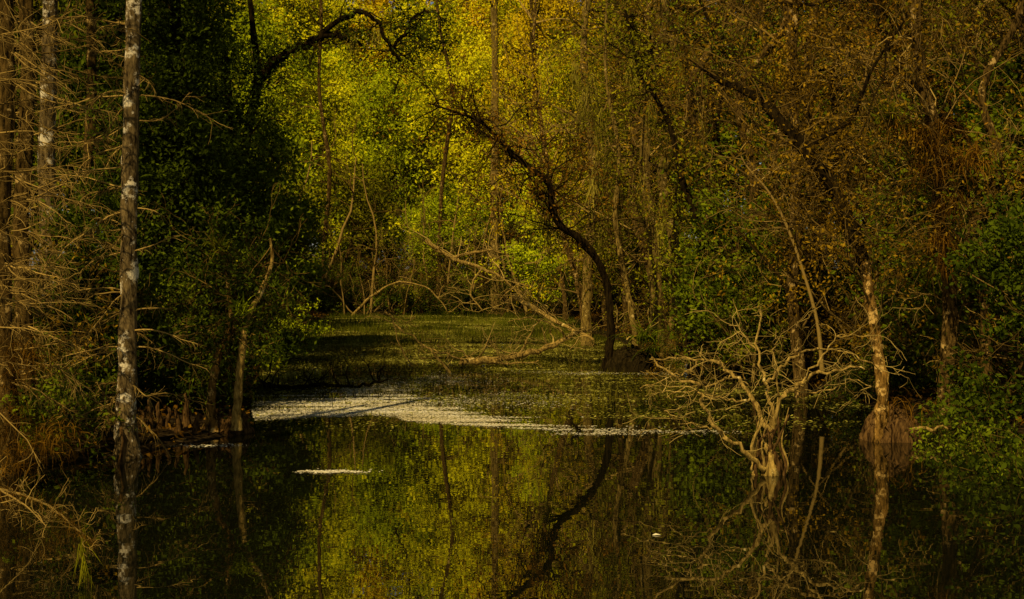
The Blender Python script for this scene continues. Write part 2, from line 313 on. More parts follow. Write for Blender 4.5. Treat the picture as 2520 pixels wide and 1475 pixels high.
def proto_leafy(seed,leafm,h,n,size):
    rs=np.random.RandomState(seed); t=thing('leafy_shrub','t','shrub'); wd=MB(); lf=MB(); tips=[]
    for q in range(9):
        a=rs.uniform(0,6.28); branch(rs,wd,np.array([rs.normal(0,.12),rs.normal(0,.12),-.1]),np.array([math.cos(a)*.8,math.sin(a)*.8,1.]),h*rs.uniform(.5,1.),.012,2,4,.16,.02,.9,tips,.55,.003)
    wd.build('stems',M['twig_d'],t); T=np.concatenate(tips); C=T[rs.randint(0,len(T),n)]+rs.normal(0,.06,(n,3)); lf.leaves(C,size,rs,.6,.5); lf.build('foliage',leafm,t); return t
lsh=[proto_leafy(70,M['mid'],1.3,1700,.042),proto_leafy(71,M['dark'],1.5,2200,.05),proto_leafy(72,M['green'],1.2,1300,.05)]
fl=set()
def pleaf(k,px,d,sc,lab,grp=None):
    x=(px-512)*d/F; loc=(x,d,g1(x,d)-.05); rz=rs.uniform(0,6.28)
    if k not in fl:
        fl.add(k); o=lsh[k]; o.location=loc; o.rotation_euler=(0,0,rz); o.scale=(sc,)*3; tag(o,lab,'shrub',grp)
    else: dup(lsh[k],loc,rz,sc,lab,grp)
for q,(px,d,sc) in enumerate([(985,18.6,.8),(1020,17.6,.95),(955,20.5,.7)]):
    pleaf(0,px,d,sc,'green leafy shrub overhanging the water in the lower right corner','green shrubs in the lower right corner')
for q,(px,d,sc) in enumerate([(1010,20.5,1.1),(1045,16.5,1.1),(1000,17.5,.8)]):
    pleaf(1,px,d,sc,'dark shrub behind the green ones in the lower right corner','dark shrubs in the lower right corner')
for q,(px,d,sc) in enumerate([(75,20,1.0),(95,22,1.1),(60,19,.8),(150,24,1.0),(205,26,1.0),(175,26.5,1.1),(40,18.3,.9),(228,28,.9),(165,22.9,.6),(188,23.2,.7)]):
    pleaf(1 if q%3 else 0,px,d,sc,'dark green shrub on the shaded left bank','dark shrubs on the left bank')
for q,(px,d,sc) in enumerate([(282,42,1.3),(262,34,1.0),(292,52,1.4)]):
    pleaf(2,px,d,sc,'bright green shrub reaching over the water behind the left stump','bright shrubs on the left shore')
for q,px in enumerate(range(312,610,22)):
    pleaf([1,1,1,0][q%4],px+rs.uniform(-8,8),rs.uniform(73.5,76),rs.uniform(.9,1.8),'small bush along the foot of the far bank','bushes along the far waterline')
for q,px in enumerate(range(672,1000,22)):
    d=rs.uniform(30,34)-(px>850)*6+(px<720)*4
    pleaf([1,0,1][q%3],px,d,rs.uniform(.5,1.0),'low leafy bush along the right waterline','bushes along the right waterline')
# ---------------------------------------------------------------- bare saplings
def sapling(seed):
    r=np.random.RandomState(seed); t=thing('bare_sapling','t','tree'); T,_=wander(r,np.array([0,0,-.3]),np.array([r.normal(0,.2),0,1.]),6,9,.13,.03)
    mb=MB(); mb.tube(T,np.linspace(.07,.02,10),6,.5,.1,r); mb.build('trunk',M['twig'],t)
    wd=MB()
    for q in range(9): branch(r,wd,T[r.randint(3,10)],np.array([r.normal(0,1),r.normal(0,1),.7]),r.uniform(.8,2),.025,1,4,.25,.02,minr=.009)
    wd.build('branches',M['twig_d'],t); return t
sap=[sapling(400+k) for k in range(3)]
def psap(q,px,d,sc,lab,grp):
    x=(px-512)*d/F; loc=(x,d,g1(x,d)-.05); rz=rs.uniform(0,6.28)
    if q<3: o=sap[q]; o.location=loc; o.rotation_euler=(0,0,rz); o.scale=(sc,)*3; tag(o,lab,'tree',grp)
    else: dup(sap[q%3],loc,rz,(sc*.8,sc*.8,sc),lab,grp)
for q in range(24):
    psap(q,292+q*13.5+rs.uniform(-6,6),rs.uniform(73.0,76),rs.uniform(.5,1.7),'thin pale bare sapling standing on the dark far bank','bare saplings on the far bank')
for q in range(12):
    psap(q+3,735+q*25+rs.uniform(-8,8),rs.uniform(29,34)-(q>7)*4,rs.uniform(.5,.95),'thin pale bare sapling in the thicket on the right bank','bare saplings on the right bank')
# ---------------------------------------------------------------- hero trees
def hero(name,label,cat,P,rad,bark,sides=12,n=5,lump=.09,seed=1):
    rs=np.random.RandomState(seed); P=spline(P,n); t=thing(name,label,cat,P[0]); mb=MB()
    mb.tube(P,path_r(rad,len(P)),sides,.5,lump,rs); mb.build('trunk',bark,t,True); return t,P,rs
def combbranch(rs,mb,nd_,p,d,L,r,lift=.03,dens=26):
    P,_=wander(rs,p,d,L,9,.13,lift); mb.tube(P,np.linspace(r,.003,10),4,rs.uniform(0,1))
    for q in range(dens):
        t=rs.uniform(.1,1)*9; k=min(int(t),8); a=P[k]+(P[k+1]-P[k])*(t-k)
        dd=nrm(P[k+1]-P[k])*.8+rs.normal(0,.6,3); dd[2]-=.35
        Q,_=wander(rs,a,dd,rs.uniform(.15,.6)*min(L/2,1),4,.22,-.06); nd_.tube(Q,[.0045,.0035,.003,.0025,.002],3,rs.uniform(0,1))
def cyp(label,P,rad,bark,seed,nb_,dirs,Lr,lo,hi,cr=None):
    t,P,r_=hero('cypress_tree',label,'tree',P,rad,bark,seed=seed)
    mb=MB(); nb=MB(); lf=MB()
    for q in range(nb_):
        i=r_.randint(lo,hi); a=dirs(r_,q)
        combbranch(r_,mb,nb,P[i],np.array([math.cos(a),math.sin(a)*.6,r_.uniform(-.35,.35)]),r_.uniform(*Lr),.013,r_.uniform(-.09,.05),24)
    if cr: crown(r_,lf,mb,P,(P[-1][0]+cr[0],P[-1][1]+1,cr[1]),cr[2],60,90,.10,.5,20,.05)  # crown above the view, placed to shade the left bank
    b=mb.build('branches',M['twig'],t); nb.build('twigs',M['twig'],t,False,b)
    if cr: lf.build('crown',M['dark'],t)
cyp('tall straight cypress with pale lichen patches rising from the left bank',
 [at(127,478,18.6),at(127,450,18.6),at(126,410,18.6),at(128,330,18.6),at(129,230,18.6),at(131,120,18.6),at(134,0,18.6),at(137,-130,18.6),at(139,-420,18.8)],[.27,.18,.13,.115,.11,.105,.10,.09,.07],M['bark_l'],1,56,
 lambda r,q: r.uniform(math.pi*.6,math.pi*1.4) if q%5 else r.uniform(-.6,.6),(.5,1.3),9,30,(-.6,11.2,(3.2,3.4,2.0)))
cyp('pale mottled cypress trunk behind the bare branches near the left edge',
 [at(52,455,22),at(51,400,22),at(50,300,22),at(47,180,22),at(49,60,22),at(52,-60,22),at(55,-330,22)],[.3,.16,.14,.13,.12,.11,.08],M['bark_l'],2,60,lambda r,q:r.uniform(0,6.28),(.9,1.7),6,27,(-1,11.6,(4,4,2)))
for q,(px,d,r0,lab) in enumerate([(3,17,.11,'brown shaggy trunk at the very left edge'),(24,20,.11,'slim brown trunk second from the left edge'),(-45,15,.2,'bare branched cypress just beyond the left edge'),(88,26,.10,'thin dark trunk between the two pale cypresses')]):
    cyp(lab,[at(px,268+CH*F/d+12,d),at(px+2,380,d),at(px-3,230,d),at(px+4,80,d),at(px,-80,d),at(px,-300,d)],[r0*2,r0*1.1,r0,r0*.9,r0*.8,r0*.5],M['bark_m'],5+q,50,
     (lambda r,z:r.uniform(-.8,.8)) if q in(0,2) else (lambda r,z:r.uniform(0,6.28)),(.6,1.5),5,22)
for q,(px,d,lab,zc,rx,rz_) in enumerate([(172,25,'dense dark evergreen right of the pale cypress',4.9,1.15,4.4),(224,29,'dark evergreen with drooping sprays above the leaning stump tree',4.5,1.15,2.9)]):
    t,P,r_=hero('evergreen_tree',lab,'tree',[at(px,268+CH*F/d+8,d),at(px+3,330,d),at(px-4,200,d),at(px+4,60+q*60,d),at(px,-120+q*160,d)],[.22,.16,.14,.11,.04],M['bark'],seed=15+q)
    lf=MB(); mb=MB(); crown(r_,lf,mb,P,(P[8][0],P[8][1],zc),(rx,1.3,rz_),150,170,.052,.27,30,.04,.9,.45,.6,.7,.6)
    mb.build('branches',M['barkt'],t); lf.build('crown',M['dark'],t)
t,P,r_=hero('oak_tree','dark oak with thick crooked limb across the green glow','tree',[at(243,362,40),at(246,280,40),at(240,200,40),at(250,120,40),at(258,80,40),at(252,20,40),at(240,-100,40)],[.24,.16,.13,.12,.12,.08,.04],M['bark'],seed=21)
L1=spline([at(256,84,40),at(275,62,39.5),at(292,50,39),at(318,38,38.6),at(334,34,38.5),at(348,40,38.5),at(362,46,38.5)],4)
L2=spline([at(320,38,38.6),at(340,20,38.4),at(362,12,38.4),at(378,24,38.4),at(392,50,38.4),at(400,58,38.4)],4)
L3=spline([at(392,50,38.4),at(404,36,38.4),at(412,18,38.4),at(426,10,38.4)],4)
for k,(LL,ra) in enumerate([(L1,(.15,.05)),(L2,(.08,.04)),(L3,(.055,.03))]):
    LL=LL+r_.normal(0,.035,LL.shape); mb=MB(); mb.tube(LL,np.linspace(ra[0],ra[1],len(LL)),7,.5,.2,r_); mb.build('limb',M['bark'],t,True)
mb=MB(); lf=MB(); tips=[]
for LL in (L1,L2,L3,P[10:]):
    for q in range(12):
        a=LL[r_.randint(1,len(LL))]; branch(r_,mb,a,r_.normal(0,1,3)*np.array([1,.5,.7]),r_.uniform(.6,1.4),.024,2,3,.3,.0,.9,tips,.6,.007)
T=np.concatenate(tips); C=T[r_.randint(0,len(T),4500)]+r_.normal(0,.13,(4500,3)); lf.leaves(C,.055,r_); lf.build('crown',M['dark'],t); mb.build('branches',M['barkt'],t)
t,P,r_=hero('leaning_tree','dark tree on the small island curving left over the pond','tree',
 [at(609,380,34),at(608,362,34),at(611,328,34),at(607,286,34),at(598,262,33.8),at(581,240,33.6),at(561,226,33.4),at(552,206,33.3),at(550,187,33.2),at(540,175,33),at(516,156,33),at(497,138,33),at(480,121,33),at(455,112,33),at(428,103,33)],
 [.18,.12,.10,.095,.09,.085,.085,.08,.075,.07,.06,.05,.04,.03,.015],M['bark'],10,4,.14,31)
mb=MB(); lf=MB(); tips=[]
for q in range(50):
    a=P[r_.randint(22,len(P))]; branch(r_,mb,a,np.array([r_.normal(0,.8),r_.normal(0,.4),r_.uniform(-.4,1)]),r_.uniform(.5,1.7),.024,2,3,.3,.0,.9,tips,.6,.007)
mb.build('branches',M['barkt'],t); T=np.concatenate(tips); C=T[r_.randint(0,len(T),4000)]+r_.normal(0,.1,(4000,3)); lf.leaves(C,.045,r_); lf.build('crown',M['rust'],t)
t,P,r_=hero('slim_tree','slim mottled tree standing upright on the small island','tree',[at(640,376,34.3),at(637,350,34.3),at(631,310,34.3),at(626,280,34.5),at(615,220,34.6),at(619,150,34.8),at(605,60,35),at(615,-120,35)],[.14,.08,.07,.06,.055,.05,.04,.02],M['bark_g'],9,5,.14,32)
mb=MB(); lf=MB(); tips=[]
for q in range(26):
    branch(r_,mb,P[r_.randint(12,len(P))],np.array([r_.normal(0,1),r_.normal(0,.4),r_.uniform(0,1)]),r_.uniform(.8,1.8),.02,2,3,.22,.0,.9,tips,.6,.006)
mb.build('branches',M['twig_d'],t); T=np.concatenate(tips); C=T[r_.randint(0,len(T),3500)]+r_.normal(0,.12,(3500,3)); lf.leaves(C,.045,r_); lf.build('crown',M['olive'],t)
def mound(name,label,cat,c,rx,ry,h,mat,seed,nroot=10):
    rs=np.random.RandomState(seed); t=thing(name,label,cat,c); mb=MB(); k=30; n=10
    th=np.arange(k)*2*math.pi/k; V=[]; ridge=1+.14*np.sin(th*5+1)+.1*np.sin(th*9)
    for a in np.linspace(0,1,n):
        rr=math.cos(a*1.5)**.5 if a<1 else .02; nz=ridge*(1+rs.normal(0,.05,k))
        V.append(np.stack([c[0]+rx*rr*nz*np.cos(th),c[1]+ry*rr*nz*np.sin(th),c[2]-.15+(h+.15)*math.sin(a*1.57)*(1+rs.normal(0,.1,k))],-1))
    V=np.concatenate(V); i=np.arange(n-1)[:,None]*k; j=np.arange(k)[None,:]
    mb.add(V,np.stack([i+j,i+(j+1)%k,i+k+(j+1)%k,i+k+j],-1).reshape(-1,4),np.full((n-1)*k,.5)); mb.build('mound',mat,t,True)
    for q in range(nroot):
        a=rs.uniform(0,6.28); s=np.array([c[0]+rx*.2*math.cos(a),c[1]+ry*.2*math.sin(a),c[2]+h*rs.uniform(.9,1.4)]); e=np.array([c[0]+rx*1.12*math.cos(a),c[1]+ry*1.12*math.sin(a),c[2]-.1])
        m_=(s+e)/2+np.array([0,0,h*.2]); b=MB(); Q=spline([s,m_,e],5); b.tube(Q,np.linspace(.05,.025,len(Q)),6,.5,.2,rs); b.build('root',mat,t,True)
    return t
c=at(632,374,34); c[2]=0; mound('root_island','dark root mound in the water carrying two trees and ferns','root mound',c,.72,.6,.45,M['wet'],1,16)
c=at(226,432,21.3); c[2]=0; mound('root_island','dark root mound at the left shore with two leaning trunks','root mound',c,.36,.3,.28,M['stump'],2,16)
t,P,r_=hero('leaning_tree','short pale mottled trunk leaning on the left root mound','tree',[at(236,430,20.9),at(237,410,20.9),at(240,370,20.9),at(243,345,20.9),at(247,318,21),at(262,290,21.2),at(272,262,21.3),at(270,238,21.3)],[.1,.065,.06,.055,.045,.04,.03,.012],M['dead'],9,5,.12,41)
mb=MB(); lf=MB(); tips=[]
for q in range(22):
    branch(r_,mb,P[r_.randint(18,len(P))],r_.normal(0,1,3)*np.array([1,.5,.8]),r_.uniform(.4,1.1),.014,2,3,.22,.0,.9,tips,.6,.004)
mb.build('branches',M['twig_d'],t); T=np.concatenate(tips); C=T[r_.randint(0,len(T),1600)]+r_.normal(0,.08,(1600,3)); lf.leaves(C,.035,r_); lf.build('crown',M['mid'],t)
t,P,r_=hero('leaning_tree','dark crooked trunk left of the pale one on the left root mound','tree',[at(212,432,21),at(211,405,21),at(214,375,21),at(220,350,21.1),at(232,325,21.2),at(228,290,21.3),at(222,250,21.4)],[.11,.07,.06,.055,.05,.035,.015],M['bark_o'],9,5,.12,42)
mb=MB(); lf=MB(); tips=[]
for q in range(24):
    branch(r_,mb,P[r_.randint(18,len(P))],r_.normal(0,1,3)*np.array([1,.5,.8]),r_.uniform(.4,1.2),.014,2,3,.22,.0,.9,tips,.6,.004)
mb.build('branches',M['twig_d'],t); T=np.concatenate(tips); C=T[r_.randint(0,len(T),3200)]+r_.normal(0,.1,(3200,3)); lf.leaves(C,.04,r_); lf.build('crown',M['dark'],t)
RP=[at(881,450,20.3),at(880,425,20.3),at(883,390,20.3),at(877,345,20.3),at(872,312,20.3),at(865,262,20.4)]
t,P,r_=hero('leaning_tree','crooked tree with orange light in its bark colour standing in the water on the right','tree',RP,[.16,.11,.09,.085,.08,.08],M['bark_o'],10,6,.2,51)  # orange sunlight on the lower trunk is put into the bark colour
Q=spline([RP[-1]+np.array([0,0,-.1]),at(848,218,20.6),at(826,176,20.8),at(793,135,21),at(757,98,21.2),at(720,80,21.4),at(690,60,21.5)],6); b=MB(); b.tube(Q,path_r([.085,.11,.105,.095,.07,.04,.01],len(Q)),9,.5,.16,r_); b.build('limb',M['bark'],t,True)  # upper limb gets dark bark, its shade put into the colour
Q2=spline([Q[8],at(812,150,20.4),at(850,120,20.2),at(872,70,20),at(905,20,20)],5); b=MB(); b.tube(Q2,np.linspace(.05,.012,len(Q2)),7,.5,.14,r_); b.build('limb',M['bark'],t,True)
P=np.concatenate([P[20:],Q,Q2])
mb=MB(); lf=MB(); tips=[]
for q in range(60):
    branch(r_,mb,P[r_.randint(0,len(P))],np.array([r_.normal(0,1),r_.normal(0,.5),r_.normal(.2,.6)]),r_.uniform(.6,1.8),.018,2,4,.26,.0,.9,tips,.6,.004)
mb.build('branches',M['twig_d'],t); T=np.concatenate(tips); C=T[r_.randint(0,len(T),6000)]+r_.normal(0,.12,(6000,3)); lf.leaves(C,.035,r_); lf.build('crown',M['brown'],t)
c=at(892,441,20.5); c[2]=0; mound('root_island','shaggy brown root mass around the foot of the crooked right tree','root mound',c,.42,.4,.36,M['stump'],3,24)
t,P,r_=hero('mossy_tree','upright shaggy trunk hung with air plants near the right edge','tree',[at(952,440,22),at(946,386,22),at(950,300,22),at(938,220,22),at(940,150,22),at(918,60,22),at(915,-60,22),at(915,-300,22)],[.22,.12,.11,.105,.10,.09,.08,.05],M['bark_m'],10,5,.16,52)
mb=MB(); lf=MB(); tips=[]
for q in range(40):
    branch(r_,mb,P[r_.randint(8,27)],np.array([r_.normal(0,1),r_.normal(0,.5),r_.normal(.2,.5)]),r_.uniform(.8,2.2),.018,2,4,.24,.0,.9,tips,.6,.004)
T=np.concatenate(tips); C=T[r_.randint(0,len(T),4500)]+r_.normal(0,.12,(4500,3)); lf.leaves(C,.035,r_)
crown(r_,lf,mb,P,(P[-1][0]+.6,P[-1][1]+1,11.4),(4,4,2.2),50,90,.10,.5,20,.05)  # high crown out of view, added for shade at the right edge
mb.build('branches',M['twig'],t); lf.build('crown',M['brown'],t)
for q,(px,d,r0,lab,bk) in enumerate([(657,38,.17,'thick golden brown trunk just right of the island','bark_g'),(674,41,.17,'mossy brown trunk behind the golden one','bark_g'),(708,35,.12,'brown trunk left of the bare snag','bark_m'),(756,32,.12,'dim brown trunk behind the bare snag','bark_m'),(784,32,.15,'broad rust brown trunk in the shade right of the snag','bark_m'),(985,23,.08,'slim mottled trunk close to the right edge','bark_m'),(1012,25,.11,'dark trunk at the very right edge','bark_m'),(496,74.5,.24,'golden trunk among the green leaves of the far bank','bark_g'),(545,82,.2,'slim dark trunk on the far bank','bark'),(588,45,.15,'pale golden trunk behind the island','bark_g'),(325,75,.12,'slim mottled trunk at the left of the far bank','bark_m'),(440,75.5,.12,'slim mottled trunk left of the golden far trunk','bark_m'),(528,75,.13,'slim mottled trunk right of the golden far trunk','bark_m')]):
    y0=268+CH*F/d+6; r0_=np.random.RandomState(600+q); js=.35 if d>70 else .8; j=lambda s:r0_.normal(0,s*js)
    t,P,r_=hero('slim_tree',lab,'tree',[at(px,y0,d),at(px+j(4),310,d),at(px+j(9),240,d),at(px+j(12),170,d),at(px+j(16),90,d),at(px+j(20),10,d),at(px+j(24),-90,d),at(px+j(30),-200,d)],[r0*1.7,r0,r0*.95,r0*.9,r0*.8,r0*.7,r0*.5,r0*.3],M[bk],10,4,.15,60+q)
    mb=MB(); lf=MB(); tips=[]
    for z in range(22):
        branch(r_,mb,P[r_.randint(9,len(P))],np.array([r_.normal(0,1),r_.normal(0,.5),r_.normal(.3,.5)]),r_.uniform(.8,2.4)*(1.6 if d>70 else 1),r0*.25,2,4,.24,.0,.9,tips,.6,.006)
    mb.build('branches',M['twig_d'],t); T=np.concatenate(tips); C=T[r_.randint(0,len(T),3000)]+r_.normal(0,.15,(3000,3)); lf.leaves(C,.045 if d<60 else .1,r_,.6,.45,.6); lf.build('crown',M['olive' if q%2 else 'brown'] if d<44 else M['gold'] if d<60 else M['lime'],t)
for q,(pth,d,r0,lab,lm) in enumerate([
 ([(392,325),(395,260),(388,200),(398,150),(394,95),(410,50),(404,-20)],86,.09,'thin dark tree rising through the bright green leaves','green'),
 ([(530,325),(537,262),(528,210),(534,150),(524,90),(531,40),(524,-30)],76,.09,'thin dark tree right of the golden trunk','gold'),
 ([(695,380),(688,310),(702,240),(682,180),(668,120),(640,70),(625,10)],31,.09,'dark crooked trunk leaning left over the right bank','olive'),
 ([(800,385),(806,320),(790,260),(812,200),(840,150),(832,80),(858,0)],29,.10,'dark crooked trunk among the brown twigs','brown'),
 ([(1008,420),(1000,330),(1012,250),(990,190),(958,130),(920,95),(885,40),(870,-30)],23.5,.10,'dark limb sweeping up to the left from the right edge','rust'),
 ([(735,380),(742,320),(728,262),(736,200),(716,140),(724,70),(700,0)],33,.10,'dark crooked trunk behind the left arm of the snag','mid')]):
    t,P,r_=hero('crooked_tree',lab,'tree',[at(a,b,d) for a,b in pth],[r0*1.4,r0,r0*.9,r0*.8,r0*.65,r0*.5,r0*.3],M['bark'],8,5,.15,500+q)
    mb=MB(); lf=MB(); tips=[]
    for z in range(26):
        branch(r_,mb,P[r_.randint(8,len(P))],np.array([r_.normal(0,1),r_.normal(0,.4),r_.normal(.1,.5)]),r_.uniform(.04,.075)*d*.5,r0*.3,2,4,.3,.0,.9,tips,.6,.00022*d)
    mb.build('branches',M['barkt'],t); T=np.concatenate(tips); C=T[r_.randint(0,len(T),2500)]+r_.normal(0,.15,(2500,3)); lf.leaves(C,.0016*d,r_,.6,.45,.8); lf.build('crown',M[lm],t)
t,P,r_=hero('tall_tree','tall straight tree between the snag and the crooked tree','tree',[at(815,268+CH*F/30+6,30),at(819,250,30),at(808,100,30),at(818,-60,30),at(815,-300,30)],[.3,.13,.11,.10,.06],M['bark_m'],10,5,.1,80)
lf=MB(); mb=MB(); crown(r_,lf,mb,P,(P[-1][0]+.5,P[-1][1]+1,P[-1][2]+.5),(4,4,2.2),60,90,.10,.5,24,.06); mb.build('branches',M['twig_d'],t); lf.build('crown',M['brown'],t)  # unseen crown added overhead to put the right bank in shade
t,P,r_=hero('bare_tree','thin bare pole leaning from upper left to lower right behind the snag','tree',[at(822,370,26),at(817,321,26),at(800,262,26),at(785,222,26),at(768,191,26),at(748,168,26),at(738,150,26)],[.05,.035,.03,.028,.022,.018,.006],M['twig'],6,5,.05,90)
mb=MB()
for q in range(16): branch(r_,mb,P[r_.randint(8,len(P))],np.array([r_.normal(0,1),r_.normal(0,.5),r_.uniform(0,1)]),r_.uniform(.5,1.3),.012,2,3,.2,.0,.9,None,.6,.004)
mb.build('branches',M['twig'],t)
# ---------------------------------------------------------------- dead snag in water
d=17.0
def pix(L,d0): return [at(a,b,d0+c_) for a,b,c_ in L]
c=at(768,475,d); c[2]=0
t=thing('dead_snag','bare golden snag with spreading branches standing in open water','dead tree',c); r_=np.random.RandomState(95)
for k in range(16):
    x0=754+k*1.9; b=MB(); Q=spline([at(x0,484,d+r_.uniform(-.12,.12)),at(x0+r_.normal(0,3),464,d+r_.uniform(-.1,.1)),at(768+(x0-768)*.9+r_.normal(0,5),442,d+r_.uniform(-.1,.1)),at(770+(x0-768)*.9+r_.normal(0,6),420-r_.uniform(-10,20),d)],5)
    b.tube(Q,np.linspace(.042,.009,len(Q))*r_.uniform(.4,1.1),6,.5,.28,r_); b.build('stem',M['stump' if k%2 else 'dead'],t,True)
BR=[([(769,440,0),(773,410,0),(766,384,.1),(757,352,.2),(760,310,.3)],.028),
([(771,435,0),(783,396,-.1),(802,382,-.2),(830,370,-.3),(864,368,-.3)],.03),
([(768,430,0),(752,398,.1),(734,376,.3),(712,362,.4),(690,358,.5),(650,358,.6)],.03),
([(766,470,0),(742,450,-.2),(717,430,-.3),(704,402,-.4),(697,386,-.4),(672,374,-.4),(650,358,-.3)],.03),
([(757,352,.2),(742,330,.3),(735,300,.3)],.012),([(766,384,.1),(790,360,.2),(816,350,.2),(850,354,.3),(880,368,.2)],.02),
([(715,428,-.3),(690,425,-.4),(664,412,-.5)],.012),([(783,396,-.1),(772,362,-.2),(778,340,-.3)],.012),([(734,376,.3),(715,384,.3),(690,386,.2),(662,398,.1)],.015),([(802,382,-.2),(822,356,-.3),(842,334,-.3),(872,338,-.3)],.013),([(700,360,.4),(688,372,.3),(668,376,.3),(640,392,.3)],.012),([(752,398,.1),(728,400,0),(700,392,0),(676,396,.1)],.014),([(790,390,0),(820,392,-.1),(850,380,-.2),(872,386,-.2)],.013)]
mb=MB()
for L,r0 in BR:
    Q=spline(pix(L,d),6); b=MB(); Q=Q+r_.normal(0,.018,Q.shape); b.tube(Q,np.linspace(r0,r0*.35,len(Q)),6,.5,.16,r_); last=b.build('branch',M['dead'],t,True)
    for q in range(7):
        branch(r_,mb,Q[r_.randint(3,len(Q))],np.array([r_.normal(0,1),r_.normal(0,.6),r_.normal(.1,.5)]),r_.uniform(.2,.6),.006,1,4,.28,0,.9,None,.6,.0026)
mb.build('twigs',M['deadt'],t,False,last)
t=thing('fallen_branch','bare branch with brown needle tufts poking in at the lower left','branch',at(-20,488,11)); r_=np.random.RandomState(96)
mb=MB(); Q=spline([at(-40,480,11),at(0,490,11),at(30,497,11),at(58,512,11),at(78,530,11),at(94,541,11)],5); Q=Q+r_.normal(0,.006,Q.shape); mb.tube(Q,np.linspace(.016,.004,len(Q)),6,.5,.1,r_)
Q2=spline([at(0,490,11),at(26,506,10.9),at(46,526,10.8)],5); mb.tube(Q2,np.linspace(.01,.004,len(Q2)),5,.5,.1,r_); mb.build('stem',M['twig'],t)
mb=MB(); lf=MB()
for q in range(60): branch(r_,mb,(Q if q%3 else Q2)[r_.randint(2,11 if not q%3 else len(Q))],r_.normal(0,1,3),r_.uniform(.08,.34),.004,1,4,.3,0,.9,None,.6,.0018)
mb.build('twigs',M['twig'],t)
n=600; C=Q[r_.randint(3,len(Q),n)]; D=r_.normal(0,1,(n,3)); D[:,0]+=.5; lf.blades(C,D,r_.uniform(.04,.13,n),.0018,r_,2,.5); lf.build('needles',M['rust'],t)
def log(name,label,paths,mat,tmat,tw=8,twl=.5,seed=1):
    rs=np.random.RandomState(seed); P0=spline(paths[0][0],5); t=thing(name,label,'branch',P0[0]); mb=MB()
    for k,(p_,r0) in enumerate(paths):
        Q=spline(p_,5); Q=Q+rs.normal(0,.02,Q.shape); b=MB(); b.tube(Q,np.linspace(r0,r0*.3,len(Q)),7,.5,.15,rs); last=b.build('limb',mat,t,True)
        for q in range(tw): branch(rs,mb,Q[rs.randint(2,len(Q))],np.array([rs.normal(0,1),rs.normal(0,.5),rs.uniform(-.1,1)]),twl*rs.uniform(.5,1.2),r0*.3,1,3,.28,0,.9,None,.6,.006)
    mb.build('twigs',tmat,t); return t
log('fallen_branch','long pale fallen limb lying in the water left of the island',[([at(460,361,35.4),at(490,360,35.4),at(520,355,35.6),at(548,348,35.8),at(566,339,35.9),at(582,331,35.9),at(602,334,35.8),at(628,343,35.6)],.10),([at(520,355,35.6),at(532,332,35.6),at(548,308,35.6)],.035),([at(486,360,35.4),at(510,364,35.2),at(538,360,35.2)],.04),([at(566,339,35.9),at(556,326,35.7),at(530,318,35.6),at(508,322,35.6)],.03)],M['dead'],M['deadt'],9,1.1,1)
log('fallen_branch','thin broken tree slanting down to the island from the left',[([at(514,296,46),at(545,315,44),at(575,330,42),at(594,340,41)],.09),([at(514,296,46),at(500,318,46)],.04)],M['dead'],M['twig'],8,1.0,2)
log('fallen_branch','pale forked bare limb hanging over the dark far bank',[([at(425,240,70),at(452,258,70),at(482,268,70),at(505,280,70),at(522,300,70)],.11),([at(452,258,70),at(490,250,70),at(520,262,70)],.08),([at(482,268,70),at(470,290,70),at(482,310,70)],.07)],M['dead'],M['deadt'],12,2.2,3)
log('fallen_branch','bare crossed branches rising from the marsh mat',[([at(450,372,33.5),at(430,350,33.5),at(400,328,33.6),at(384,310,33.6)],.03),([at(412,366,35),at(400,345,35),at(392,318,35)],.025),([at(470,362,35),at(440,352,35),at(420,346,35)],.03)],M['dead'],M['twig'],8,.7,4)
log('fallen_branch','low arching dead branches in front of the far bank shadows',[([at(350,318,72),at(372,296,72),at(400,282,72),at(430,290,72),at(448,312,72)],.07),([at(560,318,70),at(545,296,70),at(520,284,70),at(500,300,70)],.07)],M['dead'],M['twig'],12,1.8,14)
log('driftwood','dark knotted driftwood floating by the left shore',[([at(252,391,29.3),at(270,386,29.3),at(292,388,29.3),at(318,385,29.3),at(345,386,29.3),at(372,384,29.3),at(381,381,29.3)],.07),([at(258,383,29.6),at(280,390,29.3),at(300,393,28.8),at(316,392,28.8)],.06),([at(262,394,28.6),at(290,391,28.8),at(318,382,29.3)],.05)],M['wet'],M['barkt'],10,.7,5)
log('driftwood','thin dark stick floating on the marsh mat',[([at(279,359,38.4),at(300,360,38.4),at(330,361,38.2),at(356,361,38)],.06),([at(290,360,38.4),at(281,352,38.4)],.03)],M['wet'],M['barkt'],3,.4,6)
log('driftwood','short dark snag sticking up from open water in the centre',[([at(578,431,21.6),at(573,423,21.6),at(568,414,21.6)],.03),([at(574,426,21.6),at(583,428,21.5)],.02)],M['wet'],M['barkt'],1,.15,7)
log('driftwood','low dark stick lying behind the bare snag',[([at(700,385,29),at(730,387,29),at(765,384,29),at(800,388,28.5)],.06)],M['wet'],M['barkt'],6,.5,8)
log('fallen_branch','brown root branch reaching right from the crooked tree',[([at(890,438,20.4),at(910,431,20.2),at(935,427,20),at(950,430,20)],.035)],M['dead'],M['twig_d'],4,.3,9)
log('driftwood','low dark log lying along the left bank behind the knees',[([at(132,436,20.6),at(150,430,20.9),at(175,432,20.9),at(205,428,21.2)],.10)],M['stump'],M['twig_d'],8,.5,10)
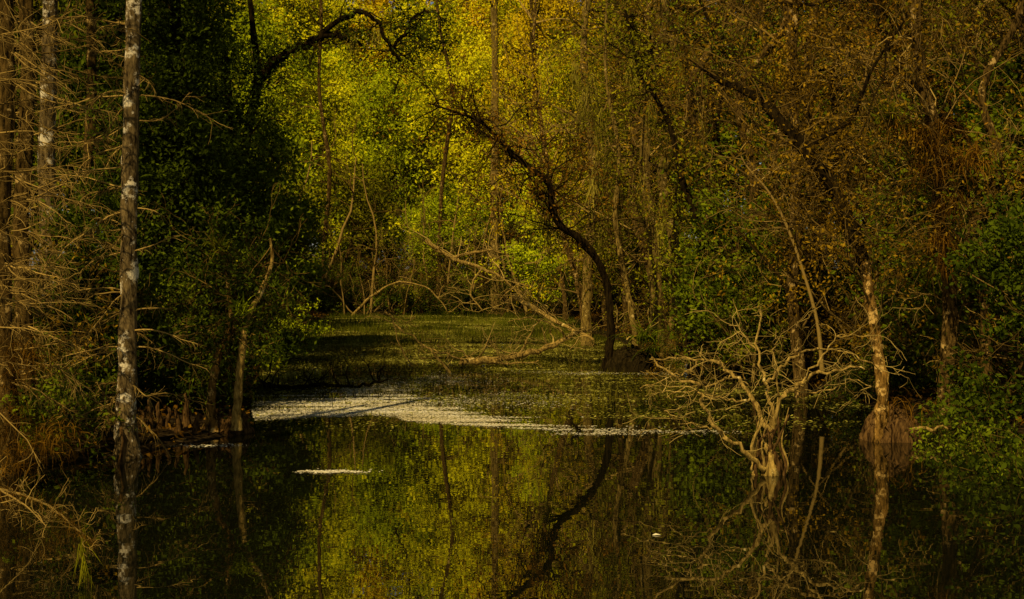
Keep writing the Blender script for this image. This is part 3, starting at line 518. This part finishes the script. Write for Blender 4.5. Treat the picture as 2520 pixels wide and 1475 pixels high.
for q,(px,py,h) in enumerate([(140,440,.34),(150,438,.46),(159,437,.4),(168,436,.3),(178,438,.34),(187,434,.5),(122,464,.75),(197,438,.3)]):
    dd=F*CH/(py-H0); c=at(px,py,dd); c[2]=min(g1(c[0],c[1]),.1) if g1(c[0],c[1])>-.3 else 0; r_=np.random.RandomState(120+q); mb=MB()
    Q=np.array([c+np.array([0,0,-.5]),c,c+np.array([r_.normal(0,.02),0,h*.4]),c+np.array([r_.normal(0,.03),0,h*.8]),c+np.array([r_.normal(0,.03),0,h]),c+np.array([0,0,h+.03])])
    mb.tube(Q,[.09,.07,.045,.03,.02,.003],9,.5,.2,r_); o=mb.build('cypress_knee',M['stump'],None,True)
    tag(o,'tall pointed cypress knee at the foot of the pale cypress' if q==6 else 'small reddish cypress knee in the row on the left shore','cypress knee',None if q==6 else 'cypress knees on the left shore')
def tuft(name,label,cat,c,n,L,wid,mat,droop,seed,up=.6,group=None,spread=.05):
    rs=np.random.RandomState(seed); mb=MB(); D=rs.normal(0,1,(n,3)); D[:,2]=abs(D[:,2])*up+ (up-.3)
    mb.blades(np.asarray(c)+rs.normal(0,spread,(n,3)),D,rs.uniform(.4,1.1,n)*L,wid,rs,5,droop); o=mb.build(name,mat); return tag(o,label,cat,group)
r_=np.random.RandomState(130)
for q in range(28):
    px=r_.uniform(-5,62); py=r_.uniform(335,475); tuft('air_plant','rusty drooping air plant tuft hanging at the lower left edge','air plant',at(px,py,15.5+r_.uniform(0,1.2)),60,.4,.004,M['rust'],1.5,131+q,.5,'rusty air plants at the lower left',.12)
for q,(px,py) in enumerate([(897,128),(915,135),(935,150),(958,165),(975,160),(925,170),(945,130),(950,205),(940,240),(948,262)]):
    tuft('air_plant','reddish brown air plant clinging to the shaggy right trunk','air plant',at(px,py,21.3),120,.6,.009,M['rust'],1.3,165+q,.6,'air plants on the shaggy right trunk',.08)
for q,(px,py) in enumerate([(895,402),(912,410)]):
    tuft('air_plant','drooping brown strands on the roots of the crooked right tree','air plant',at(px,py-4,20.3),26,.5,.006,M['rust'],1.8,180+q,.3,'drooping strands on the right root mound',.1)
for q,(px,py,dd,L,mt,lab) in enumerate([(645,340,33.4,1.1,'mid','spiky green fern on the island beside the slim tree'),(655,352,33.3,.9,'mid','lower spiky fern at the right of the island'),(217,250,21,.4,'olive','pale spiky air plant above the left root mound'),(240,312,20.8,.35,'green','bright star shaped air plant where the left trunk bends'),(890,118,21.2,.6,'olive','yellow green spiky air plant high on the right')]):
    tuft('air_plant' if q>1 else 'fern',lab,'air plant' if q>1 else 'fern',at(px,py,dd),70,L,.018,M[mt],.7,190+q,.9)
for q,(px,py,dd) in enumerate([(175,372,23),(192,378,22.8),(205,370,23),(82,395,19.4),(95,408,19.2),(230,385,24)]):
    tuft('palmetto','dark fan of palmetto fronds on the shaded left bank','palmetto',at(px,py+14,dd),46,.85,.018,M['dark' if q%2 else 'mid'],.8,200+q,.8,'palmettos on the left bank')
def moss(label,c,L,n,seed,wid=.1,mat='moss',group=None):
    rs=np.random.RandomState(seed); mb=MB(); base=np.asarray(c)+rs.normal(0,1,(n,3))*np.array([wid,wid,L*.25])
    D=rs.normal(0,.25,(n,3)); D[:,2]=-1; mb.blades(base,D,rs.uniform(.1,.6,n)*L,.0004*c[1],rs,5,.0); o=mb.build('hanging_moss',M[mat]); return tag(o,label,'moss',group)
for q,(px,py,L,dd) in enumerate([(590,95,1.6,36),(599,120,1.5,36),(582,110,1.1,36),(610,160,1.3,35),(618,205,1.5,35),(594,178,1.2,36),(650,110,1.2,37),(668,140,1.3,37),(640,190,1.2,37),(570,150,1.0,36),(660,220,1.2,37),(545,190,1.0,34),(548,225,1.0,34),(700,130,1.3,35),(352,44,.6,38.4),(376,34,.6,38.4),(632,70,1.2,36),(603,230,1.2,36),(575,75,1.0,36),(680,60,1.2,35)]):
    moss('golden strand of moss hanging in the light above the island',at(px,py,dd),L,80,220+q,.06,'moss','hanging moss above the island')
moss('pale clump of moss hanging at the bottom left corner',at(84,552,11),.5,90,260,.02,'olive')
# ---------------------------------------------------------------- pond cover
r_=np.random.RandomState(300)
def fbm(x,y,s=1):
    return (np.sin(x*1.1*s+np.sin(y*.7*s)*2)+np.sin(y*1.9*s+np.sin(x*.9*s+1)*2)+.6*np.sin(x*3.1*s+y*2.3*s+np.sin(y*2*s)*1.5)+.4*np.sin(x*5.7*s-y*6.1*s))/3
def topx(x,y): return x/y*F+512, H0+CH*F/y
def scatter(n,x0,x1,y0,y1):
    x=r_.uniform(x0,x1,n); y=r_.uniform(y0,y1,n); k=sdf(x,y)<-.1; return x[k],y[k]
x,y=scatter(560000,-5.5,4.4,20.5,31)
px,py=topx(x,y)
nr=np.interp(px,[240,300,370,395,410,480,560,640,800],[421,419,416,418,424,429,432.5,434,435])
fr=np.interp(px,[240,300,370,400,440,500,560,640,800],[406,400,396,395,408,419,426,430,433])
nz=fbm(x*1.2,y*1.6); n2=fbm(x*.5+5,y*5.1); n3=fbm(x*1.7+9,y*3.3)
e1=(nr+nz*2.2-py)/4; e2=(py-fr-nz*4)/11
dn=np.clip(e1,0,1)*np.clip(e2+.3+n2*.6,0,1)*np.clip(.75+n2+.5*n3,.08,1)*np.interp(px,[240,300,450,520,580,640,680],[.5,1,1,.7,.35,.12,0]); k=r_.uniform(0,1,len(x))<dn
C=np.stack([x[k],y[k],r_.uniform(.004,.012,k.sum())],-1); fm=MB()
fm.leaves(C,.02,r_,20,.8)
def patch(px,py,wpx,hm,n):
    dd=F*CH/(py-H0); cx=(px-512)*dd/F; a=r_.normal(0,1,(n,2)); return np.stack([cx+a[:,0]*wpx*dd/F*.3,dd+a[:,1]*hm+.12*np.sin(a[:,0]*3)*hm*4,r_.uniform(.004,.012,n)],-1)
for a in [(332,472,55,.06,450),(212,446,60,.09,120),(600,373,150,.3,1400),(370,390,70,.5,3200),(420,382,120,.9,2600),(480,400,150,.8,1500),(690,432,90,.12,160),(600,434,80,.1,260)]: fm.leaves(patch(*a),.02,r_,20,.8)  # real duckweed patch, plus water glints and glare streaks painted as pale flakes
tag(fm.build('duckweed',M['film']),'pale cream film of duckweed with sky glare painted in across the middle of the pond','duckweed',None,'stuff')
x,y=scatter(640000,-10,8,21.4,75); nz=fbm(x*.8,y*1.1); n2=fbm(x*.4+3,y*3.3); px,py=topx(x,y)
dens=np.interp(y,[21.4,24,30,40,46,75],[.04,.25,.45,.5,.65,.8]); k=(r_.uniform(0,1,len(x))<dens*np.clip(.5+nz*.7+n2*.8,0.02,1))
wk=MB(); C=np.stack([x[k],y[k],r_.uniform(.004,.02,k.sum())],-1); wk.leaves(C,.012+.0009*y[k],r_,7,.6)
tag(wk.build('floating_weed',M['weed']),'olive gold mat of floating weed covering the back of the pond','water weed',None,'stuff')
def stubs(x,y,h,wid,mat,name,label):
    n=len(x); mb=MB(); D=r_.normal(0,.16,(n,3)); D[:,2]=1; mb.blades(np.stack([x,y,np.full(n,-.02)],-1),D,h,wid,r_,2,.1); tag(mb.build(name,mat),label,'grass',None,'stuff')
x,y=scatter(120000,-7,7,23,58); nz=fbm(x*1.2,y*1.5); k=r_.uniform(0,1,len(x))<np.clip(.3+nz*.6,0,1)*np.interp(y,[23,28,34,50],[.2,.7,1,1]); x=x[k];y=y[k]
stubs(x,y,r_.uniform(.06,.2,len(x)),.007,M['reed'],'reeds','short brown reed stubble standing out of the shallow water')
x,y=scatter(60000,-10,5,46,75); nz=fbm(x*.6,y*.9); k=r_.uniform(0,1,len(x))<np.clip(.2+nz,0,1); x=x[k];y=y[k]
stubs(x,y,r_.uniform(.08,.35,len(x)),.012,M['reedg'],'marsh_grass','green marsh grass carpeting the far end of the pond')
x=r_.uniform(-16,16,70000); y=r_.uniform(14,80,70000); s=sdf(x,y); k=(s>-.05)&(s<4); x=x[k];y=y[k]; lf=MB(); C=np.stack([x,y,gh(x,y)+r_.uniform(.01,.12,len(x))],-1); lf.leaves(C,.06,r_,1.5,.5)
tag(lf.build('ground_cover',M['rust']),'fallen leaves and low growth carpeting the banks','ground cover',None,'stuff')
mb=MB(); c=at(656,535,F*CH/(535-H0))
for a in range(5):
    Q=np.array([[c[0]-.035+a*.004,c[1]+(a-2)*.01,.004],[c[0],c[1]+(a-2)*.014,.008],[c[0]+.04-a*.003,c[1]+(a-2)*.006,.005]]); mb.tube(Q,[.002,.004,.002],5)
tag(mb.build('feather',M['film']),'tiny white feather floating on the dark water lower right of centre','feather')
